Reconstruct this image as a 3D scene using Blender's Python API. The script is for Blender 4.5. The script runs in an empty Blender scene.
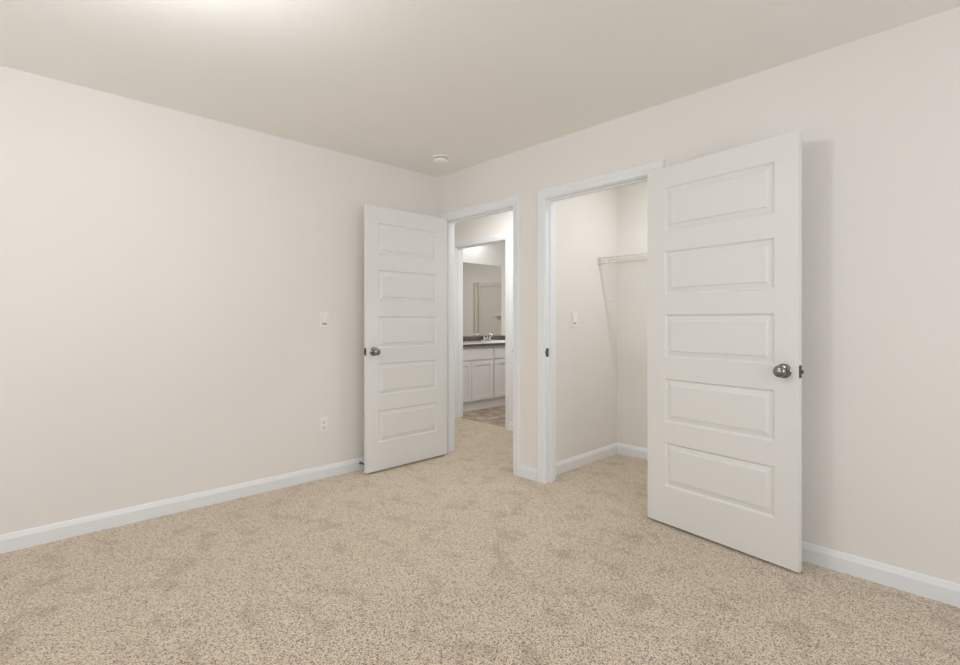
import bpy, bmesh, math, random
from mathutils import Vector, Matrix
PI = math.pi
SC = bpy.context.scene
COL = SC.collection

# ------------------------------------------------------------------ camera
cam_data = bpy.data.cameras.new('camera')
cam = bpy.data.objects.new('camera', cam_data); COL.objects.link(cam)
FPX = 499.2
cam_data.sensor_fit = 'HORIZONTAL'; cam_data.sensor_width = 36.0
cam_data.lens = FPX / 960 * 36.0
cam_data.shift_y = -(332.5 - 321.1) / 960
cam_data.clip_start = 0.05
cam.location = (3.4655, -2.8141, 1.1601)
cam.rotation_euler = (PI / 2, 0, math.radians(46.04))
SC.camera = cam

# ------------------------------------------------------------------ world
world = bpy.data.worlds.new('world'); SC.world = world; world.use_nodes = True
bg = world.node_tree.nodes['Background']
bg.inputs[0].default_value = (0.80, 0.90, 1.0, 1); bg.inputs[1].default_value = 1.0

# ------------------------------------------------------------------ lights
def area(name, loc, aim, sx, sy, power, color=(1, 1, 1), spread=PI):
    d = bpy.data.lights.new(name, 'AREA'); d.shape = 'RECTANGLE'
    d.size = sx; d.size_y = sy; d.energy = power; d.color = color; d.spread = spread
    o = bpy.data.objects.new(name, d); COL.objects.link(o); o.location = loc
    o.rotation_euler = Vector(aim).to_track_quat('-Z', 'Y').to_euler()
    return o
def bulb(name, loc, power, radius, color=(1, 0.93, 0.85)):
    d = bpy.data.lights.new(name, 'POINT'); d.energy = power; d.shadow_soft_size = radius; d.color = color
    o = bpy.data.objects.new(name, d); COL.objects.link(o); o.location = loc
    return o
# added daylight panels inside two unseen windows, placed to light the room
RX, RY, H = 4.90, -4.40, 2.44
DAY, LAMP = (0.95, 1.0, 1.06), (0.98, 1.0, 1.01)
area('window_daylight', (1.35, RY + 0.03, 1.35), (0, 1, 0), 2.4, 1.7, 15.5, (0.985, 0.995, 1.0))
area('window_daylight_side', (RX - 0.03, -1.85, 1.35), (-1, 0, 0), 2.1, 1.7, 26, DAY)  # unseen side source, added to brighten the left wall
# lamps of the place, plus fill added in hall and bathroom
def lamp_disc(name, loc, power, size):
    d = bpy.data.lights.new(name, 'AREA'); d.shape = 'DISK'; d.size = size; d.energy = power; d.color = LAMP
    o = bpy.data.objects.new(name, d); COL.objects.link(o); o.location = loc; return o
bulb('ceiling_lamp_bulb', (1.74, -2.56, H - 0.24), 23.5, 0.07, LAMP)
lamp_disc('closet_lamp_disc', (2.10, 0.575, H - 0.032), 7.6, 0.035)
lamp_disc('hall_lamp_disc', (0.10, 0.44, H - 0.032), 11.5, 0.20)  # added fill that brightens the hall wall and carpet
lamp_disc('bathroom_lamp_disc', (-0.55, 2.20, H - 0.032), 14.0, 0.24)  # added out of view to raise the bathroom's ambient light
bulb('vanity_lamp_bulb', (-1.66, 1.75, 2.35), 2.0, 0.05, LAMP)
bulb('vanity_lamp_bulb', (-1.66, 2.15, 2.35), 2.0, 0.05, LAMP)

SC.view_settings.view_transform = 'Standard'
SC.view_settings.look = 'None'
SC.view_settings.gamma = 1.0
SC.view_settings.use_curve_mapping = False
SC.view_settings.exposure = 0.05
SC.cycles.max_bounces = 16
SC.cycles.diffuse_bounces = 10
SC.cycles.glossy_bounces = 6
SC.cycles.caustics_reflective = False
SC.cycles.caustics_refractive = False

# ------------------------------------------------------------------ materials
def mat(name, col, rough=0.6, metal=0.0, spec=0.5):
    m = bpy.data.materials.new(name); m.use_nodes = True
    b = m.node_tree.nodes['Principled BSDF']
    b.inputs['Base Color'].default_value = (*col, 1)
    b.inputs['Roughness'].default_value = rough
    b.inputs['Metallic'].default_value = metal
    b.inputs['Specular IOR Level'].default_value = spec
    return m
def nodes(m):
    nt = m.node_tree
    return nt, nt.nodes['Principled BSDF'], (lambda t: nt.nodes.new(t)), nt.links.new
def tex_coord(nt):
    return nt.nodes.new('ShaderNodeNewGeometry').outputs['Position']
def noise(nt, vec, scale, detail=2, rough=0.5):
    n = nt.nodes.new('ShaderNodeTexNoise'); n.inputs['Scale'].default_value = scale
    n.inputs['Detail'].default_value = detail; n.inputs['Roughness'].default_value = rough
    nt.links.new(vec, n.inputs['Vector']); return n.outputs['Fac']
def ramp(nt, fac, stops):
    r = nt.nodes.new('ShaderNodeValToRGB'); e = r.color_ramp.elements
    while len(e) < len(stops): e.new(0.5)
    for k, (p, c) in enumerate(stops): e[k].position = p; e[k].color = (*c, 1)
    nt.links.new(fac, r.inputs['Fac']); return r.outputs['Color']
def mix(nt, a, b, fac, mode='MULTIPLY'):
    n = nt.nodes.new('ShaderNodeMix'); n.data_type = 'RGBA'; n.blend_type = mode
    n.inputs[0].default_value = fac
    nt.links.new(a, n.inputs[6]); nt.links.new(b, n.inputs[7]); return n.outputs[2]
def bump(nt, h, strength, dist):
    n = nt.nodes.new('ShaderNodeBump'); n.inputs['Strength'].default_value = strength
    n.inputs['Distance'].default_value = dist; nt.links.new(h, n.inputs['Height'])
    return n.outputs['Normal']

def paint(name, col, rough, sc=220, st=0.06):
    m = mat(name, col, rough, spec=0.3); nt, b, new, link = nodes(m)
    v = tex_coord(nt)
    c = ramp(nt, noise(nt, v, 1.7, 2), [(0.3, tuple(x * 0.985 for x in col)), (0.7, col)])
    link(c, b.inputs['Base Color'])
    link(bump(nt, noise(nt, v, sc, 2), st, 0.002), b.inputs['Normal'])
    return m
M_WALL = paint('wall_paint', (0.84, 0.822, 0.798), 0.75)
M_CEIL = paint('ceiling_paint', (0.895, 0.88, 0.855), 0.85, 120, 0.12)
M_TRIM = mat('trim_paint', (0.845, 0.87, 0.895), 0.38)
M_DOOR = mat('door_paint', (0.81, 0.815, 0.81), 0.42)
M_PLATE = mat('plate_plastic', (0.90, 0.89, 0.875), 0.35)
M_WHITE = mat('white_plastic', (0.90, 0.895, 0.88), 0.35)
M_NICKEL = mat('satin_nickel', (0.30, 0.285, 0.27), 0.18, 1.0)
M_DARKMETAL = mat('dark_metal', (0.10, 0.09, 0.085), 0.4, 0.8)
M_CHROME = mat('chrome', (0.85, 0.85, 0.85), 0.08, 1.0)
M_BLACK = mat('black_rubber', (0.012, 0.011, 0.010), 0.6)
M_HOLE = mat('slot_dark', (0.05, 0.045, 0.04), 0.7)
M_GAP = mat('plate_gap', (0.45, 0.42, 0.39), 0.6)
M_CAB = mat('cabinet_paint', (0.76, 0.74, 0.74), 0.45)
M_MIRROR = mat('mirror_glass', (0.80, 0.79, 0.76), 0.01, 1.0)
M_WIRE = mat('white_vinyl_wire', (0.70, 0.67, 0.63), 0.4)
M_ACRYL = mat('shower_acrylic', (0.72, 0.69, 0.63), 0.3)
M_PORC = mat('white_porcelain', (0.88, 0.88, 0.86), 0.15)
M_PANE = mat('window_glass', (1, 1, 1), 0.0); M_PANE.node_tree.nodes['Principled BSDF'].inputs['Transmission Weight'].default_value = 1.0

M_CARPET = mat('carpet', (0.5, 0.4, 0.3), 0.95, spec=0.1)
_b = M_CARPET.node_tree.nodes['Principled BSDF']; _b.inputs['Sheen Weight'].default_value = 1.0; _b.inputs['Sheen Roughness'].default_value = 0.45; _b.inputs['Sheen Tint'].default_value = (1.0, 0.88, 0.74, 1)
nt, b, new, link = nodes(M_CARPET); v = tex_coord(nt)
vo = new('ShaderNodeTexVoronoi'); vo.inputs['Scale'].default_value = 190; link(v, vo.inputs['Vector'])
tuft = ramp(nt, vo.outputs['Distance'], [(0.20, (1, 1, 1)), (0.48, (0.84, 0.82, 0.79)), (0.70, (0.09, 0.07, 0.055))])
fl = ramp(nt, noise(nt, v, 95, 3, 0.7), [(0.28, (0.52, 0.44, 0.355)), (0.50, (0.91, 0.775, 0.62)), (0.70, (1.0, 0.91, 0.77))])
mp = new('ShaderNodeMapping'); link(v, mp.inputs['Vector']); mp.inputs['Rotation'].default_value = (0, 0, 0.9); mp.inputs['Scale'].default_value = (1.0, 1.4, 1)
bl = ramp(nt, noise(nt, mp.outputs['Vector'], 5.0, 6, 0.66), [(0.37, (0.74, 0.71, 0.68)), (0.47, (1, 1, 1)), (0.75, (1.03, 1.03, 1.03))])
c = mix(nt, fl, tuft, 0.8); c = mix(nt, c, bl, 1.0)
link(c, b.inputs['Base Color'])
inv = new('ShaderNodeMath'); inv.operation = 'SUBTRACT'; inv.inputs[0].default_value = 1; link(vo.outputs['Distance'], inv.inputs[1])
link(bump(nt, inv.outputs[0], 0.8, 0.006), b.inputs['Normal'])

M_VINYL = mat('bathroom_vinyl', (0.4, 0.3, 0.2), 0.35)
nt, b, new, link = nodes(M_VINYL); v = tex_coord(nt)
br = new('ShaderNodeTexBrick'); link(v, br.inputs['Vector']); br.offset = 0.0
br.inputs['Scale'].default_value = 1.0; br.inputs['Brick Width'].default_value = 0.30; br.inputs['Row Height'].default_value = 0.30
br.inputs['Mortar Size'].default_value = 0.006
br.inputs['Color1'].default_value = (1, 1, 1, 1); br.inputs['Color2'].default_value = (0.82, 0.8, 0.78, 1); br.inputs['Mortar'].default_value = (0.62, 0.56, 0.5, 1)
st = ramp(nt, noise(nt, v, 7, 6, 0.65), [(0.35, (0.17, 0.125, 0.085)), (0.52, (0.40, 0.32, 0.24)), (0.68, (0.60, 0.52, 0.42))])
link(mix(nt, st, br.outputs['Color'], 0.9), b.inputs['Base Color'])

M_GRANITE = mat('dark_laminate', (0.1, 0.08, 0.06), 0.35)
nt, b, new, link = nodes(M_GRANITE); v = tex_coord(nt)
link(ramp(nt, noise(nt, v, 60, 5, 0.7), [(0.35, (0.025, 0.02, 0.016)), (0.52, (0.12, 0.095, 0.075)), (0.7, (0.30, 0.26, 0.21))]), b.inputs['Base Color'])

# ------------------------------------------------------------------ mesh helpers
class MB:
    def __init__(s): s.bm = bmesh.new()
    def box(s, x0, x1, y0, y1, z0, z1):
        vs = [s.bm.verts.new(p) for p in ((x0,y0,z0),(x1,y0,z0),(x1,y1,z0),(x0,y1,z0),(x0,y0,z1),(x1,y0,z1),(x1,y1,z1),(x0,y1,z1))]
        for f in ((0,3,2,1),(4,5,6,7),(0,1,5,4),(1,2,6,5),(2,3,7,6),(3,0,4,7)): s.bm.faces.new([vs[i] for i in f])
        return s
    def quad(s, *pts):
        s.bm.faces.new([s.bm.verts.new(p) for p in pts]); return s
    def tube(s, a, b, r, n=8, r2=None, caps=True):
        a, b = Vector(a), Vector(b); d = (b - a).normalized()
        u = d.orthogonal().normalized(); w = d.cross(u); r2 = r if r2 is None else r2
        ra = [s.bm.verts.new(a + (u*math.cos(t) + w*math.sin(t))*r) for t in [2*PI*i/n for i in range(n)]]
        rb = [s.bm.verts.new(b + (u*math.cos(t) + w*math.sin(t))*r2) for t in [2*PI*i/n for i in range(n)]]
        for i in range(n): s.bm.faces.new((ra[i], ra[(i+1)%n], rb[(i+1)%n], rb[i]))
        if caps: s.bm.faces.new(ra[::-1]); s.bm.faces.new(rb)
        return s
    def path(s, pts, r, n=8):
        pts = [Vector(p) for p in pts]; rings = []; u = None
        for i, p in enumerate(pts):
            d = (pts[min(i+1, len(pts)-1)] - pts[max(i-1, 0)]).normalized()
            u = d.orthogonal().normalized() if u is None else (u - d*u.dot(d)).normalized()
            w = d.cross(u)
            rings.append([s.bm.verts.new(p + (u*math.cos(t) + w*math.sin(t))*r) for t in [2*PI*k/n for k in range(n)]])
        for a, b in zip(rings, rings[1:]):
            for k in range(n): s.bm.faces.new((a[k], a[(k+1)%n], b[(k+1)%n], b[k]))
        s.bm.faces.new(rings[0][::-1]); s.bm.faces.new(rings[-1]); return s
    def lathe(s, prof, org, axis, n=32, cap0=True, cap1=True, sq=1.0):
        """prof: (radius, height along axis)"""
        org, axis = Vector(org), Vector(axis).normalized()
        u = Vector((0,0,1)) if abs(axis.z) < 0.9 else Vector((1,0,0))
        u = (u - axis*u.dot(axis)).normalized(); w = axis.cross(u); rings = []
        for r, h in prof:
            rings.append([s.bm.verts.new(org + axis*h + (u*math.cos(t) + w*math.sin(t)*sq)*r) for t in [2*PI*k/n for k in range(n)]])
        for a, b in zip(rings, rings[1:]):
            for k in range(n): s.bm.faces.new((a[k], a[(k+1)%n], b[(k+1)%n], b[k]))
        if cap0: s.bm.faces.new(rings[0][::-1])
        if cap1: s.bm.faces.new(rings[-1])
        return s
    def prism(s, prof, a, b, uv):
        """closed 2-D profile swept straight; uv(p, end) -> world point"""
        ra = [s.bm.verts.new(uv(p, a)) for p in prof]; rb = [s.bm.verts.new(uv(p, b)) for p in prof]
        n = len(prof)
        for i in range(n): s.bm.faces.new((ra[i], ra[(i+1)%n], rb[(i+1)%n], rb[i]))
        s.bm.faces.new(ra[::-1]); s.bm.faces.new(rb); return s
    def build(s, name, m, parent=None, smooth=False, bevel=0.0, matrix=None, segs=2):
        bm = s.bm
        bmesh.ops.recalc_face_normals(bm, faces=bm.faces)
        if matrix is not None: bm.transform(matrix)
        me = bpy.data.meshes.new(name); bm.to_mesh(me); bm.free()
        me.materials.append(m)
        if smooth:
            for p in me.polygons: p.use_smooth = True
            try: me.set_sharp_from_angle(angle=math.radians(38))
            except Exception: pass
        o = bpy.data.objects.new(name, me); COL.objects.link(o)
        if bevel:
            md = o.modifiers.new('bevel', 'BEVEL'); md.width = bevel; md.segments = segs
            md.limit_method = 'ANGLE'; md.angle_limit = math.radians(60)
        if parent is not None: o.parent = parent
        return o

def tag(o, label=None, cat=None, group=None, kind=None):
    if label: o['label'] = label
    if cat: o['category'] = cat
    if group: o['group'] = group
    if kind: o['kind'] = kind
    return o
def empty(name, loc=(0,0,0), rz=0.0):
    o = bpy.data.objects.new(name, None); COL.objects.link(o)
    o.location = loc; o.rotation_euler = (0, 0, rz); o.empty_display_size = 0.05
    return o
def struct(o, label=None, cat=None): return tag(o, label, cat, None, 'structure')
def copy_tree(o, parent=None):
    c = o.copy(); COL.objects.link(c)
    if parent is not None: c.parent = parent
    for ch in list(o.children): copy_tree(ch, c)
    return c

# ------------------------------------------------------------------ shell
T = 0.115                       # partition thickness
BJ0, BJ1 = 0.093, 0.912         # bedroom doorway between jamb faces
CJ0, CJ1 = 1.226, 2.038         # closet doorway
HJ0, HJ1 = -1.03, -0.213       # bathroom doorway
JH = 2.035                      # head height
JT = 0.018                      # jamb board thickness
HY = 1.115                      # hall far wall
CX, CY = 1.142, 1.10            # closet left wall / back wall faces
BW, BY = -1.80, 3.55            # bathroom mirror wall / end wall faces
HX0, HX1 = -1.9, CX - T
BX1 = 0.45

def wall_y(name, x0, x1, y0, y1, holes, label=None, z1=H):
    m = MB(); x = x0
    for a, b_, zb, zt in sorted(holes):
        m.box(x, a, y0, y1, 0, z1)
        if zb > 0: m.box(a, b_, y0, y1, 0, zb)
        m.box(a, b_, y0, y1, zt, z1); x = b_
    m.box(x, x1, y0, y1, 0, z1)
    return struct(m.build(name, M_WALL), label, 'wall')
def wall_x(name, y0, y1, x0, x1, holes, label=None, z1=H):
    m = MB(); y = y0
    for a, b_, zb, zt in sorted(holes):
        m.box(x0, x1, y, a, 0, z1)
        if zb > 0: m.box(x0, x1, a, b_, 0, zb)
        m.box(x0, x1, a, b_, zt, z1); y = b_
    m.box(x0, x1, y, y1, 0, z1)
    return struct(m.build(name, M_WALL), label, 'wall')

wall_x('wall_left', RY - T, 0, -T, 0, [], 'long plain cream wall on the left with a light switch and an outlet')
wall_y('wall_right', HX0 - T, RX + T, 0, T, [(BJ0-JT, BJ1+JT, 0, JH+JT), (CJ0-JT, CJ1+JT, 0, JH+JT)],
       'cream wall with the two white doorways')
wall_y('wall_back', 0, RX + T, RY - T, RY, [(0.15, 2.55, 0.5, 2.2)])
wall_x('wall_side', RY, 0, RX, RX + T, [(-2.9, -0.8, 0.5, 2.2)])
wall_x('wall_hall', T, HY, HX0 - T, HX0, [])
wall_x('wall_closet_left', T, HY, CX - T, CX, [], 'cream left side wall inside the closet, with a switch')
wall_y('wall_closet_back', CX, 2.75, CY, CY + T, [], 'cream back wall inside the closet behind the wire shelf')
wall_x('wall_closet_right', T, CY, 2.75, 2.75 + T, [])
wall_y('wall_bathroom_front', HX0 - T, CX, HY, HY + T, [(HJ0-JT, HJ1+JT, 0, JH+JT)], 'cream hall wall around the bathroom doorway')
wall_x('wall_bathroom_left', HY + T, BY, BW - T, BW, [], 'bathroom wall carrying the mirror')
wall_y('wall_bathroom_end', BW - T, BX1 + T, BY, BY + T, [])
wall_x('wall_bathroom_right', HY + T, BY, BX1, BX1 + T, [])

YT = HY + 0.06                  # carpet ends under the bathroom door
m = MB(); m.box(HX0 - T, RX + T, RY - T, YT, -0.08, 0.0)
struct(m.build('floor', M_CARPET), 'beige cut pile carpet covering the bedroom floor, hall and closet', 'floor')
m = MB(); m.box(HX0 - T, CX, YT, BY + T, -0.08, -0.004)
struct(m.build('floor_bathroom', M_VINYL), 'brown stone patterned vinyl floor in front of the vanity', 'floor')
m = MB(); m.box(HX0 - T, RX + T, RY - T, BY + T, H, H + 0.1)
struct(m.build('ceiling', M_CEIL), 'plain cream ceiling', 'ceiling')

# ---- baseboards: profile (out of wall, height)
BPROF = [(0, 0), (0.014, 0), (0.014, 0.064), (0.0125, 0.067), (0.0065, 0.086), (0.004, 0.089), (0, 0.090)]
def base_y(mb, x0, x1, y, s): mb.prism(BPROF, x0, x1, lambda p, e: (e, y + s*p[0], p[1]))
def base_x(mb, y0, y1, x, s): mb.prism(BPROF, y0, y1, lambda p, e: (x + s*p[0], e, p[1]))
CW = 0.066                      # casing width
REV = 0.005
m = MB(); base_x(m, RY, -0.014, 0, 1); struct(m.build('baseboard_left', M_TRIM), 'white baseboard along the left wall', 'baseboard')
m = MB(); base_y(m, CJ1 + REV + CW, RX, 0, -1); struct(m.build('baseboard_right', M_TRIM), 'white baseboard behind and right of the closet door', 'baseboard')
m = MB(); base_y(m, BJ1 + REV + CW, CJ0 - REV - CW, 0, -1); struct(m.build('baseboard_between_doorways', M_TRIM), 'short white baseboard between the two doorways', 'baseboard')
m = MB(); base_x(m, T, CY, CX, 1); struct(m.build('baseboard_closet_left', M_TRIM), 'white baseboard on the closet left wall', 'baseboard')
m = MB(); base_y(m, CX, 2.75, CY, -1); struct(m.build('baseboard_closet_back', M_TRIM), 'white baseboard on the closet back wall', 'baseboard')
m = MB(); base_y(m, HJ1 + REV + CW, HX1, HY, -1); base_y(m, HX0, HJ0 - REV - CW, HY, -1)
struct(m.build('baseboard_hall', M_TRIM), 'white baseboard at the foot of the hall wall', 'baseboard')
m = MB(); base_y(m, 0, RX, RY, 1); struct(m.build('baseboard_back', M_TRIM))
m = MB(); base_x(m, RY, 0, RX, -1); struct(m.build('baseboard_side', M_TRIM))

# ---- casings: profile (from inner edge outward, thickness)
CPROF = [(0, 0), (0, 0.008), (0.004, 0.0105), (0.018, 0.0105), (0.024, 0.0145), (0.048, 0.0175), (0.060, 0.0175), (0.066, 0.012), (0.066, 0)]
def casing(mb, x0, x1, zt, y, s):
    bm = mb.bm; rows = []
    for w, t in CPROF:
        pts = [(x0 - w, 0), (x0 - w, zt + w), (x1 + w, zt + w), (x1 + w, 0)]
        rows.append([bm.verts.new((px, y + s*t, pz)) for px, pz in pts])
    for a, b_ in zip(rows, rows[1:] + rows[:1]):
        for k in range(3): bm.faces.new((a[k], a[k+1], b_[k+1], b_[k]))
    for k in (0, 3): bm.faces.new([r[k] for r in rows])
def jamb(mb, x0, x1, y0, y1, stop_y):
    for xa, xb in ((x0 - JT, x0), (x1, x1 + JT)): mb.box(xa, xb, y0, y1, 0, JH + JT)
    mb.box(x0, x1, y0, y1, JH, JH + JT)
    st = 0.011
    mb.box(x0, x0 + st, stop_y, stop_y + 0.034, 0, JH); mb.box(x1 - st, x1, stop_y, stop_y + 0.034, 0, JH)
    mb.box(x0 + st, x1 - st, stop_y, stop_y + 0.034, JH - st, JH)
def doorway(n, x0, x1, y0, y1, stop_y, label):
    mb = MB(); casing(mb, x0 - REV, x1 + REV, JH + REV, y0, -1)
    o = struct(mb.build('trim_%d' % n, M_TRIM), label, 'door frame')
    mb = MB(); jamb(mb, x0, x1, y0 - 0.001, y1 + 0.001, stop_y); mb.build('jamb', M_TRIM, o, bevel=0.001)
    mb = MB(); casing(mb, x0 - REV, x1 + REV, JH + REV, y1, 1); mb.build('rear_casing', M_TRIM, o)
    return o
tr_bed = doorway(1, BJ0, BJ1, 0, T, 0.040, 'white casing and jamb of the narrow doorway to the hall')
tr_clo = doorway(2, CJ0, CJ1, 0, T, 0.040, 'white casing and jamb of the closet doorway')
tr_bath = doorway(3, HJ0, HJ1, HY, HY + T, 0.5*T + HY - 0.02, 'white casing and jamb of the bathroom doorway across the hall')
# strike plates let into the jambs
def strike(tr, x, s, y, z):
    mb = MB()
    xa, xb = (x - 0.002, x + 0.002)
    mb.box(xa, xb, y - 0.014, y + 0.014, z + 0.012, z + 0.030); mb.box(xa, xb, y - 0.014, y + 0.014, z - 0.030, z - 0.012)
    mb.box(xa, xb, y + 0.008, y + 0.014, z - 0.012, z + 0.012); mb.box(xa, xb, y - 0.018, y - 0.008, z - 0.012, z + 0.012)
    p = tag(mb.build('strike_plate', M_DARKMETAL, tr), 'dark metal strike plate')
    mb = MB(); mb.box(x - 0.0015, x + 0.0015, y - 0.008, y + 0.008, z - 0.012, z + 0.012)
    mb.build('bolt_hole', M_NICKEL, p)
strike(tr_clo, CJ0, 1, 0.014, 0.935)
strike(tr_bed, BJ1, -1, 0.014, 0.935)

# ---- unseen windows added behind the camera to hold the daylight panels
def window_y(n, x0, x1, z0, z1, y):
    mb = MB(); f = 0.05
    mb.box(x0, x1, y - T, y, z0, z0 + f).box(x0, x1, y - T, y, z1 - f, z1).box(x0, x0 + f, y - T, y, z0 + f, z1 - f).box(x1 - f, x1, y - T, y, z0 + f, z1 - f)
    xm = (x0 + x1) / 2; mb.box(xm - 0.03, xm + 0.03, y - T, y - 0.02, z0 + f, z1 - f)
    o = struct(mb.build('window_%d' % n, M_TRIM), 'white window behind the camera', 'window')
    mb = MB(); mb.box(x0 + f, x1 - f, y - 0.085, y - 0.08, z0 + f, z1 - f); mb.build('pane', M_PANE, o)
def window_x(n, y0, y1, z0, z1, x):
    mb = MB(); f = 0.05
    mb.box(x, x + T, y0, y1, z0, z0 + f).box(x, x + T, y0, y1, z1 - f, z1).box(x, x + T, y0, y0 + f, z0 + f, z1 - f).box(x, x + T, y1 - f, y1, z0 + f, z1 - f)
    o = struct(mb.build('window_%d' % n, M_TRIM), 'white side window right of the camera', 'window')
    mb = MB(); mb.box(x + 0.08, x + 0.085, y0 + f, y1 - f, z0 + f, z1 - f); mb.build('pane', M_PANE, o)
window_y(1, 0.15, 2.55, 0.5, 2.2, RY)
window_x(2, -2.9, -0.8, 0.5, 2.2, RX)

# ------------------------------------------------------------------ the two five-panel doors
PANELS = [(0.212, 0.459), (0.574, 0.820), (0.938, 1.182), (1.294, 1.539), (1.652, 1.899)]   # heights above the door's bottom
def door_slab(W, HT, TH):
    """local: x 0..W from the hinge, visible face at y=0 looking to -y, slab from y=0 to TH"""
    mb = MB(); bm = mb.bm
    px0, px1 = 0.112, W - 0.102
    zs = [0.0]
    for a, b_ in PANELS: zs += [a, b_]
    zs.append(HT)
    def q(pts, y):  bm.faces.new([bm.verts.new((p[0], y, p[1])) for p in pts])
    prof = [(0.0, 0.0), (0.002, 0.0010), (0.009, 0.0115), (0.013, 0.0120), (0.035, 0.0060), (0.039, 0.0014), (0.042, 0.0010)]
    for y, s in ((0.0, 1), (TH, -1)):
        for xa, xb in ((0, px0), (px1, W)):
            for za, zb in zip(zs, zs[1:]): q([(xa, za), (xb, za), (xb, zb), (xa, zb)], y)
        for i, (za, zb) in enumerate(zip(zs, zs[1:])):
            if i % 2 == 0: q([(px0, za), (px1, za), (px1, zb), (px0, zb)], y); continue
            loops = []
            for ins, dep in prof:
                pts = [(px0+ins, za+ins), (px1-ins, za+ins), (px1-ins, zb-ins), (px0+ins, zb-ins)]
                loops.append([bm.verts.new((p[0], y + s*dep, p[1])) for p in pts])
            for l0, l1 in zip(loops, loops[1:]):
                for k in range(4): bm.faces.new((l0[k], l0[(k+1)%4], l1[(k+1)%4], l1[k]))
            bm.faces.new(loops[-1])
    for za, zb in zip(zs, zs[1:]):
        for x in (0, W): bm.faces.new([bm.verts.new(p) for p in ((x, 0, za), (x, TH, za), (x, TH, zb), (x, 0, zb))])
    for z in (0, HT):
        for xa, xb in ((0, px0), (px0, px1), (px1, W)): bm.faces.new([bm.verts.new(p) for p in ((xa, 0, z), (xb, 0, z), (xb, TH, z), (xa, TH, z))])
    bmesh.ops.remove_doubles(bm, verts=bm.verts, dist=1e-5)
    return mb
def knob_set(root, x, z, TH):
    """a knob and rosette on each face, the latch in the free edge"""
    for face, s in ((0.0, -1), (TH, 1)):
        mb = MB(); mb.lathe([(0.0335, 0), (0.0335, 0.004), (0.030, 0.0075), (0.020, 0.011), (0.0125, 0.0125), (0.0125, 0.016)], (x, face, z), (0, s, 0), 40)
        ro = mb.build('rosette', M_NICKEL, root, smooth=True)
        mb = MB(); mb.lathe([(0.0115, 0.014), (0.0115, 0.026), (0.016, 0.030), (0.0235, 0.035), (0.0272, 0.042), (0.0275, 0.048), (0.025, 0.055), (0.018, 0.060), (0.009, 0.062), (0.001, 0.0625)], (x, face, z), (0, s, 0), 40)
        mb.build('knob', M_NICKEL, root, smooth=True)
        mb = MB(); mb.lathe([(0.0042, 0.005), (0.0042, 0.0095)], (x + 0.0225, face, z - 0.001), (0, s, 0), 14)
        mb.build('release_hole', M_BLACK, ro)
    return
def door(name, W, HT, TH, loc, ang, label, hinge_z, hinge_face):
    root = empty(name, loc, ang)
    door_slab(W, HT, TH).build('door_panel', M_DOOR, root, bevel=0.0015)
    zk = 0.929 - loc[2]
    knob_set(root, W - 0.061, zk, TH)
    mb = MB(); mb.box(W - 0.0005, W + 0.0018, TH/2 - 0.0125, TH/2 + 0.0125, zk - 0.0285, zk + 0.0285)
    lp = tag(mb.build('latch_plate', M_DARKMETAL, root), 'dark metal latch plate in the door edge')
    mb = MB(); bt = mb.bm
    a = [bt.verts.new(p) for p in ((W, TH/2-0.008, zk-0.008), (W, TH/2+0.008, zk-0.008), (W, TH/2+0.008, zk+0.008), (W, TH/2-0.008, zk+0.008))]
    c_ = [bt.verts.new(p) for p in ((W+0.017, TH/2-0.007, zk-0.008), (W+0.004, TH/2+0.008, zk-0.008), (W+0.004, TH/2+0.008, zk+0.008), (W+0.017, TH/2-0.007, zk+0.008))]
    for k in range(4): bt.faces.new((a[k], a[(k+1)%4], c_[(k+1)%4], c_[k]))
    bt.faces.new(a[::-1]); bt.faces.new(c_)
    mb.build('latch_bolt', M_DARKMETAL, lp)
    for hz in hinge_z:
        mb = MB(); y = hinge_face
        for k in range(5): mb.tube((-0.004, y, hz - loc[2] - 0.044 + k*0.0178), (-0.004, y, hz - loc[2] - 0.044 + k*0.0178 + 0.0170), 0.0058, 12)
        mb.tube((-0.004, y, hz - loc[2] - 0.050), (-0.004, y, hz - loc[2] + 0.050), 0.0035, 10)
        mb.box(-0.0022, 0.0, min(y, TH/2), max(y, TH/2), hz - loc[2] - 0.044, hz - loc[2] + 0.044)
        tag(mb.build('hinge', M_HINGE, root, smooth=True), 'pale metal hinge at the door edge')
    return root
M_HINGE = mat('hinge_metal', (0.55, 0.54, 0.52), 0.35, 0.8)
# hall door: hinged on the left jamb, open square to the wall
P0, P1 = Vector((0.168, -0.032)), Vector((0.1795, -0.826))
Wb = (P1 - P0).length
# local +x runs from hinge to free edge; the visible face must look to +x of the room
angb = math.atan2(P1.y - P0.y, P1.x - P0.x)
d1 = door('door_1', Wb, 2.024, 0.035, (P0.x, P0.y, 0.016), angb, None, (1.80, 1.085, 0.36), 0.033)
# the slab's visible face is at local y=0 facing -y; turn the thickness to the other side
for ch in d1.children_recursive:
    if ch.parent is d1:
        ch.data.transform(Matrix.Diagonal((1, -1, 1, 1))); ch.data.flip_normals()
    else:
        ch.data.transform(Matrix.Diagonal((1, -1, 1, 1))); ch.data.flip_normals()
struct(d1, 'white five-panel door standing open against the left wall beside the hall doorway', 'door')
P0, P1 = Vector((2.045, -0.085)), Vector((2.837, -0.1965))
Wc = (P1 - P0).length
d2 = door('door_2', Wc, 2.014, 0.035, (P0.x, P0.y, 0.016), math.atan2(P1.y - P0.y, P1.x - P0.x), None, (1.80, 1.085, 0.36), 0.046)
struct(d2, 'large white five-panel door swung back flat along the wall right of the closet', 'door')

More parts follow.
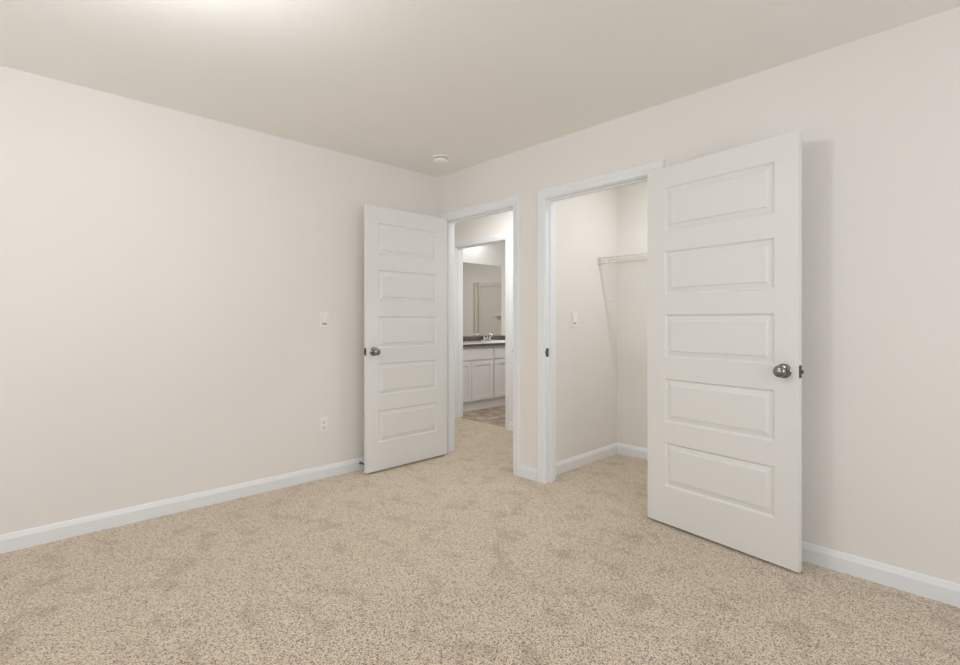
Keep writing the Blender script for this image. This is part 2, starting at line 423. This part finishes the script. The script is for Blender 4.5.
# ------------------------------------------------------------------ smoke detector
sd = empty('smoke_detector', (0.446, -0.328, H))
tag(sd, 'round white smoke detector on the ceiling near the corner', 'smoke detector')
MB().lathe([(0.063, 0), (0.063, 0.009), (0.060, 0.012), (0.030, 0.012)], (0, 0, 0), (0, 0, -1), 40).build('base_plate', M_WHITE, sd, smooth=True)
MB().lathe([(0.048, 0.012), (0.048, 0.021)], (0, 0, 0), (0, 0, -1), 40).build('sensor_gap', M_HOLE, sd, smooth=True)
MB().lathe([(0.056, 0.018), (0.0575, 0.021), (0.0565, 0.033), (0.050, 0.040), (0.030, 0.043), (0.001, 0.0435)], (0, 0, 0), (0, 0, -1), 40).build('cover', M_WHITE, sd, smooth=True)
MB().lathe([(0.007, 0.038), (0.007, 0.0445), (0.001, 0.045)], (0.020, 0.0, 0), (0, 0, -1), 16).build('test_button', M_WHITE, sd, smooth=True)

# ------------------------------------------------------------------ switches and outlet on x = const walls (facing +x)
def rocker_switch(x, y, z, label):
    r = empty('light_switch', (x, y, z)); tag(r, label, 'light switch')
    MB().box(0, 0.006, -0.035, 0.035, -0.0585, 0.0585).build('cover_plate', M_PLATE, r, bevel=0.0025)
    mb = MB(); mb.box(0.006, 0.0068, -0.0185, 0.0185, -0.0365, 0.0365)
    mb.build('rocker_gap', M_GAP, r)
    mb = MB(); mb.prism([(0.006, -0.024), (0.0140, -0.024), (0.0088, 0.006), (0.0074, 0.036), (0.006, 0.036)], -0.0172, 0.0172, lambda p, e: (p[0], e, p[1]))
    mb.build('rocker', M_PLATE, r, bevel=0.0008)
    for s in (-1, 1): MB().lathe([(0.003, 0.0055), (0.003, 0.0068), (0.001, 0.007)], (0, 0, s*0.0485), (1, 0, 0), 12).build('screw', M_PLATE, r, smooth=True)
    return r
rocker_switch(0, -1.078, 1.170, 'off-white rocker light switch on the long left wall above the outlet')
rocker_switch(CX, 0.462, 1.172, 'off-white rocker light switch on the side wall inside the closet')
r = empty('power_outlet', (0, -1.082, 0.392)); tag(r, 'off-white duplex power outlet low on the left wall', 'outlet')
MB().box(0, 0.006, -0.035, 0.035, -0.0585, 0.0585).build('cover_plate', M_PLATE, r, bevel=0.0025)
for s in (-1, 1):
    zc = s * 0.0195
    mb = MB(); pr = []
    for k in range(24):
        t = 2*PI*k/24; pr.append((0.0175*math.cos(t), max(-0.0125, min(0.0125, 0.0175*math.sin(t)))))
    mb.prism(pr, 0.006, 0.0085, lambda p, e: (e, p[0], zc + p[1]))
    rc = mb.build('receptacle', M_PLATE, r)
    mb = MB()
    mb.box(0.0075, 0.0089, -0.0075, -0.0052, zc - 0.001, zc + 0.0085); mb.box(0.0075, 0.0089, 0.0052, 0.0075, zc - 0.001, zc + 0.0085)
    mb.lathe([(0.0032, 0.0075), (0.0032, 0.0089)], (0, 0, zc - 0.0068), (1, 0, 0), 12)
    mb.build('slot', M_HOLE, rc)
MB().lathe([(0.003, 0.0055), (0.003, 0.0068), (0.001, 0.007)], (0, 0, 0), (1, 0, 0), 12).build('screw', M_PLATE, r, smooth=True)

# ------------------------------------------------------------------ spring door stop behind the open door
r = empty('door_stop', (0.0135, -0.785, 0.056)); tag(r, 'small spring door stop with black tip on the baseboard behind the open door', 'door stop')
MB().lathe([(0.012, 0), (0.012, 0.004), (0.007, 0.010), (0.004, 0.012)], (0, 0, 0), (1, 0, 0), 20).build('base', M_NICKEL, r, smooth=True)
mb = MB(); pts = []
for k in range(15*10 + 1):
    t = 2*PI*k/10; pts.append((0.010 + 0.070*k/150, 0.0052*math.cos(t), 0.0052*math.sin(t)))
mb.path(pts, 0.0013, 5); mb.build('spring', M_NICKEL, r, smooth=True)
MB().lathe([(0.007, 0.078), (0.0085, 0.084), (0.0085, 0.094), (0.006, 0.098), (0.001, 0.0985)], (0, 0, 0), (1, 0, 0), 20).build('rubber_tip', M_BLACK, r, smooth=True)

# ------------------------------------------------------------------ closet: ventilated wire shelf
SZ, SY0, SX1 = 1.688, 0.812, 2.72
r = empty('wire_shelf', (CX, CY, SZ)); tag(r, 'white ventilated wire shelf across the closet back wall', 'shelf')
def at(x, y, z): return (x - CX, y - CY, z - SZ)
x0s = CX + 0.006
mb = MB()
mb.tube(at(x0s, SY0, SZ), at(SX1, SY0, SZ), 0.0046, 8); mb.build('front_rail', M_WIRE, r, smooth=True)
mb = MB(); mb.tube(at(x0s, SY0 - 0.004, SZ - 0.046), at(SX1, SY0 - 0.004, SZ - 0.046), 0.0056, 8); mb.build('lip_rail', M_WIRE, r, smooth=True)
mb = MB(); mb.tube(at(x0s, CY - 0.012, SZ), at(SX1, CY - 0.012, SZ), 0.0036, 8); mb.build('back_rail', M_WIRE, r, smooth=True)
mb = MB(); mb.tube(at(x0s, (SY0 + CY)/2, SZ - 0.005), at(SX1, (SY0 + CY)/2, SZ - 0.005), 0.0030, 8); mb.build('middle_rail', M_WIRE, r, smooth=True)
mb = MB(); n = int((SX1 - x0s - 0.02) / 0.0254)
for k in range(n + 1):
    x = x0s + 0.012 + 0.0254 * k
    mb.path([at(x, CY - 0.012, SZ + 0.003), at(x, SY0 + 0.006, SZ + 0.003), at(x, SY0 - 0.003, SZ - 0.002), at(x, SY0 - 0.006, SZ - 0.046)], 0.0022, 5)
mb.build('deck_wires', M_WIRE, r, smooth=True)
mb = MB(); mb.box(0.0005, 0.006, at(0, SY0 - 0.014, 0)[1], at(0, SY0 + 0.022, 0)[1], -0.058, 0.010)
mb.tube(at(CX + 0.002, SY0, SZ), at(CX + 0.016, SY0, SZ), 0.0075, 12); mb.tube(at(CX + 0.002, SY0 - 0.004, SZ - 0.046), at(CX + 0.016, SY0 - 0.004, SZ - 0.046), 0.0075, 12)
mb.build('end_bracket', M_WIRE, r, bevel=0.001)

# ------------------------------------------------------------------ bathroom vanity
VX = -1.255                      # cabinet front
VY0, VY1 = HY + T + 0.004, 2.785
r = empty('vanity_cabinet', (BW + 0.001, (VY0 + VY1)/2, -0.004)); tag(r, 'pale grey bathroom vanity cabinet with shaker doors', 'cabinet')
ox, oy, oz = BW + 0.001, (VY0 + VY1)/2, -0.004
def vb(mb, xa, xb, ya, yb, za, zb): return mb.box(xa - ox, xb - ox, ya - oy, yb - oy, za - oz, zb - oz)
mb = MB(); vb(mb, ox, VX - 0.019, VY0, VY1, 0.105, 0.828); mb.build('carcass', M_CAB, r)
mb = MB(); vb(mb, ox, VX - 0.030, VY0, VY1, oz, 0.105); mb.build('toe_kick', M_CAB, r)
def shaker(ya, yb, za, zb, name):
    mb = MB(); fw = 0.055; xf, xb_ = VX, VX - 0.018
    def c(*a): return tuple(a)
    vb(mb, xb_, xf, ya, ya + fw, za, zb); vb(mb, xb_, xf, yb - fw, yb, za, zb)
    vb(mb, xb_, xf, ya + fw, yb - fw, za, za + fw); vb(mb, xb_, xf, ya + fw, yb - fw, zb - fw, zb)
    p = mb.build(name, M_CAB, r, bevel=0.0015)
    mb = MB(); vb(mb, xb_, xf - 0.009, ya + fw, yb - fw, za + fw, zb - fw); mb.build('recessed_panel', M_CAB, p)
cols = [(1.245, 1.588), (1.596, 1.978), (2.012, 2.392), (2.400, 2.775)]
for ya, yb in cols: shaker(ya, yb, 0.125, 0.640, 'cabinet_door')
for ya, yb in ((1.245, 1.978), (2.012, 2.775)):
    mb = MB(); vb(mb, VX - 0.018, VX, ya, yb, 0.655, 0.800); mb.build('drawer_front', M_CAB, r, bevel=0.003)

r = empty('vanity_countertop', (ox, oy, 0.828)); tag(r, 'white bathroom countertop with dark edge and dark backsplash on the vanity', 'countertop')
CXF = VX + 0.022
def cb(mb, xa, xb, ya, yb, za, zb): return mb.box(xa - ox, xb - ox, ya - oy, yb - oy, za - 0.828, zb - 0.828)
SX, SY_ = -1.52, 2.30           # sink centre
mb = MB(); cb(mb, ox, CXF - 0.004, VY0, VY1, 0.8285, 0.862); mb.build('substrate', M_GRANITE, r)
mb = MB(); cb(mb, CXF - 0.004, CXF, VY0, VY1, 0.8285, 0.858); tag(mb.build('front_edge', M_GRANITE, r), 'dark speckled front edge')
mb = MB(); cb(mb, ox, CXF + 0.001, VY0, VY1, 0.862, 0.872); tag(mb.build('slab', M_PORC, r, bevel=0.002), 'white top surface')
mb = MB(); cb(mb, ox, ox + 0.019, VY0, VY1, 0.8725, 0.940); tag(mb.build('backsplash', M_GRANITE, r), 'dark speckled backsplash')
mb = MB(); mb.lathe([(0.235, 0.0), (0.238, 0.006), (0.228, 0.012), (0.208, 0.011), (0.190, 0.004), (0.150, 0.0025), (0.02, 0.002)], (SX - ox, SY_ - oy, 0.872 - 0.828), (0, 0, 1), 40, sq=0.80)
tag(mb.build('sink_basin', M_PORC, r, smooth=True), 'white oval sink with a raised rim')

r = empty('faucet', (-1.715, SY_ + 0.02, 0.8845)); tag(r, 'chrome bathroom faucet behind the sink', 'faucet')
mb = MB(); mb.box(-0.024, 0.024, -0.075, 0.075, 0.0, 0.012); mb.build('deck_plate', M_CHROME, r, bevel=0.005)
mb = MB(); mb.path([(0, 0, 0.010), (0, 0, 0.045), (0.020, 0, 0.075), (0.060, 0, 0.088), (0.100, 0, 0.080), (0.112, 0, 0.062)], 0.013, 12); mb.build('spout', M_CHROME, r, smooth=True)
for s in (-1, 1):
    mb = MB(); mb.lathe([(0.020, 0.010), (0.017, 0.030), (0.014, 0.045), (0.004, 0.048)], (0, s*0.052, 0), (0, 0, 1), 20)
    mb.path([(0, s*0.052, 0.042), (0.018, s*0.070, 0.052), (0.030, s*0.098, 0.068)], 0.0075, 8); mb.build('handle', M_CHROME, r, smooth=True)

mb = MB(); mb.box(BW + 0.0005, BW + 0.006, 1.245, 2.712, 0.948, 1.996)
tag(mb.build('wall_mirror', M_MIRROR, bevel=0.001), 'large frameless mirror above the vanity backsplash', 'mirror')

r = empty('vanity_light', (BW, 1.95, 2.37)); tag(r, 'bar light on the wall above the bathroom mirror', 'wall lamp')
MB().box(0.0, 0.025, -0.32, 0.32, -0.03, 0.03).build('back_plate', M_NICKEL, r, bevel=0.004)
for k in (-0.35, 0.0, 0.35):
    MB().tube((0.02, k*0.75, 0), (0.10, k*0.75, 0.0), 0.008, 10).build('lamp_arm', M_NICKEL, r, smooth=True)
    MB().lathe([(0.02, 0.03), (0.024, 0.0), (0.024, -0.004)], (0.11, k*0.75, 0.0), (0, 0, 1), 20).build('lamp_socket', M_NICKEL, r, smooth=True)

# one-piece tub and shower seen in the mirror
r = empty('tub_shower', (-0.99, BY, 0)); tag(r, 'off-white tub and shower unit reflected in the bathroom mirror', 'shower')
TW, TY = 0.55, -0.74
mb = MB(); mb.box(-0.80, -0.72, -0.74, -0.012, -0.004, 0.46).box(0.60, 0.68, -0.74, -0.012, -0.004, 0.46).box(-0.72, 0.60, -0.74, -0.66, -0.004, 0.46).box(-0.72, 0.60, -0.10, -0.012, -0.004, 0.46).box(-0.72, 0.60, -0.66, -0.10, -0.004, 0.12)
mb.build('bathtub', M_ACRYL, r, bevel=0.01)
mb = MB(); mb.box(-0.80, 0.56, -0.012, -0.0005, 0.46, 1.845); mb.build('wall_panel', M_ACRYL, r, bevel=0.004)
mb = MB(); mb.box(0.56, 0.585, -0.045, -0.0005, 0.46, 1.87).box(0.66, 0.685, -0.045, -0.0005, 0.46, 1.87).box(0.585, 0.66, -0.020, -0.0005, 0.46, 1.865); mb.build('flange', M_ACRYL, r, bevel=0.005)
mb = MB(); mb.box(-0.80, 0.56, -0.026, -0.012, 1.79, 1.85); mb.build('top_ledge', M_ACRYL, r, bevel=0.005)
mb = MB(); mb.box(-0.25, 0.115, -0.085, -0.012, 1.245, 1.27); mb.build('soap_shelf', M_ACRYL, r, bevel=0.006)

# ------------------------------------------------------------------ lamps of the place and two added fixtures (above or outside the frame)
def flush_lamp(x, y, label, rad=0.15):
    o = empty('ceiling_light', (x, y, H)); tag(o, label, 'ceiling light')
    MB().lathe([(rad, 0), (rad, 0.018), (rad*0.94, 0.024)], (0, 0, 0), (0, 0, -1), 40).build('lamp_base', M_NICKEL, o, smooth=True)
    return o
flush_lamp(1.74, -2.56, 'round ceiling light in the middle of the bedroom')
flush_lamp(2.10, 0.575, 'round ceiling light inside the closet', 0.06)
flush_lamp(0.10, 0.44, 'round ceiling light in the hall')  # unseen fixture added to go with the hall fill
flush_lamp(-0.55, 2.35, 'round ceiling light in the bathroom')  # unseen fixture added to go with the bathroom fill
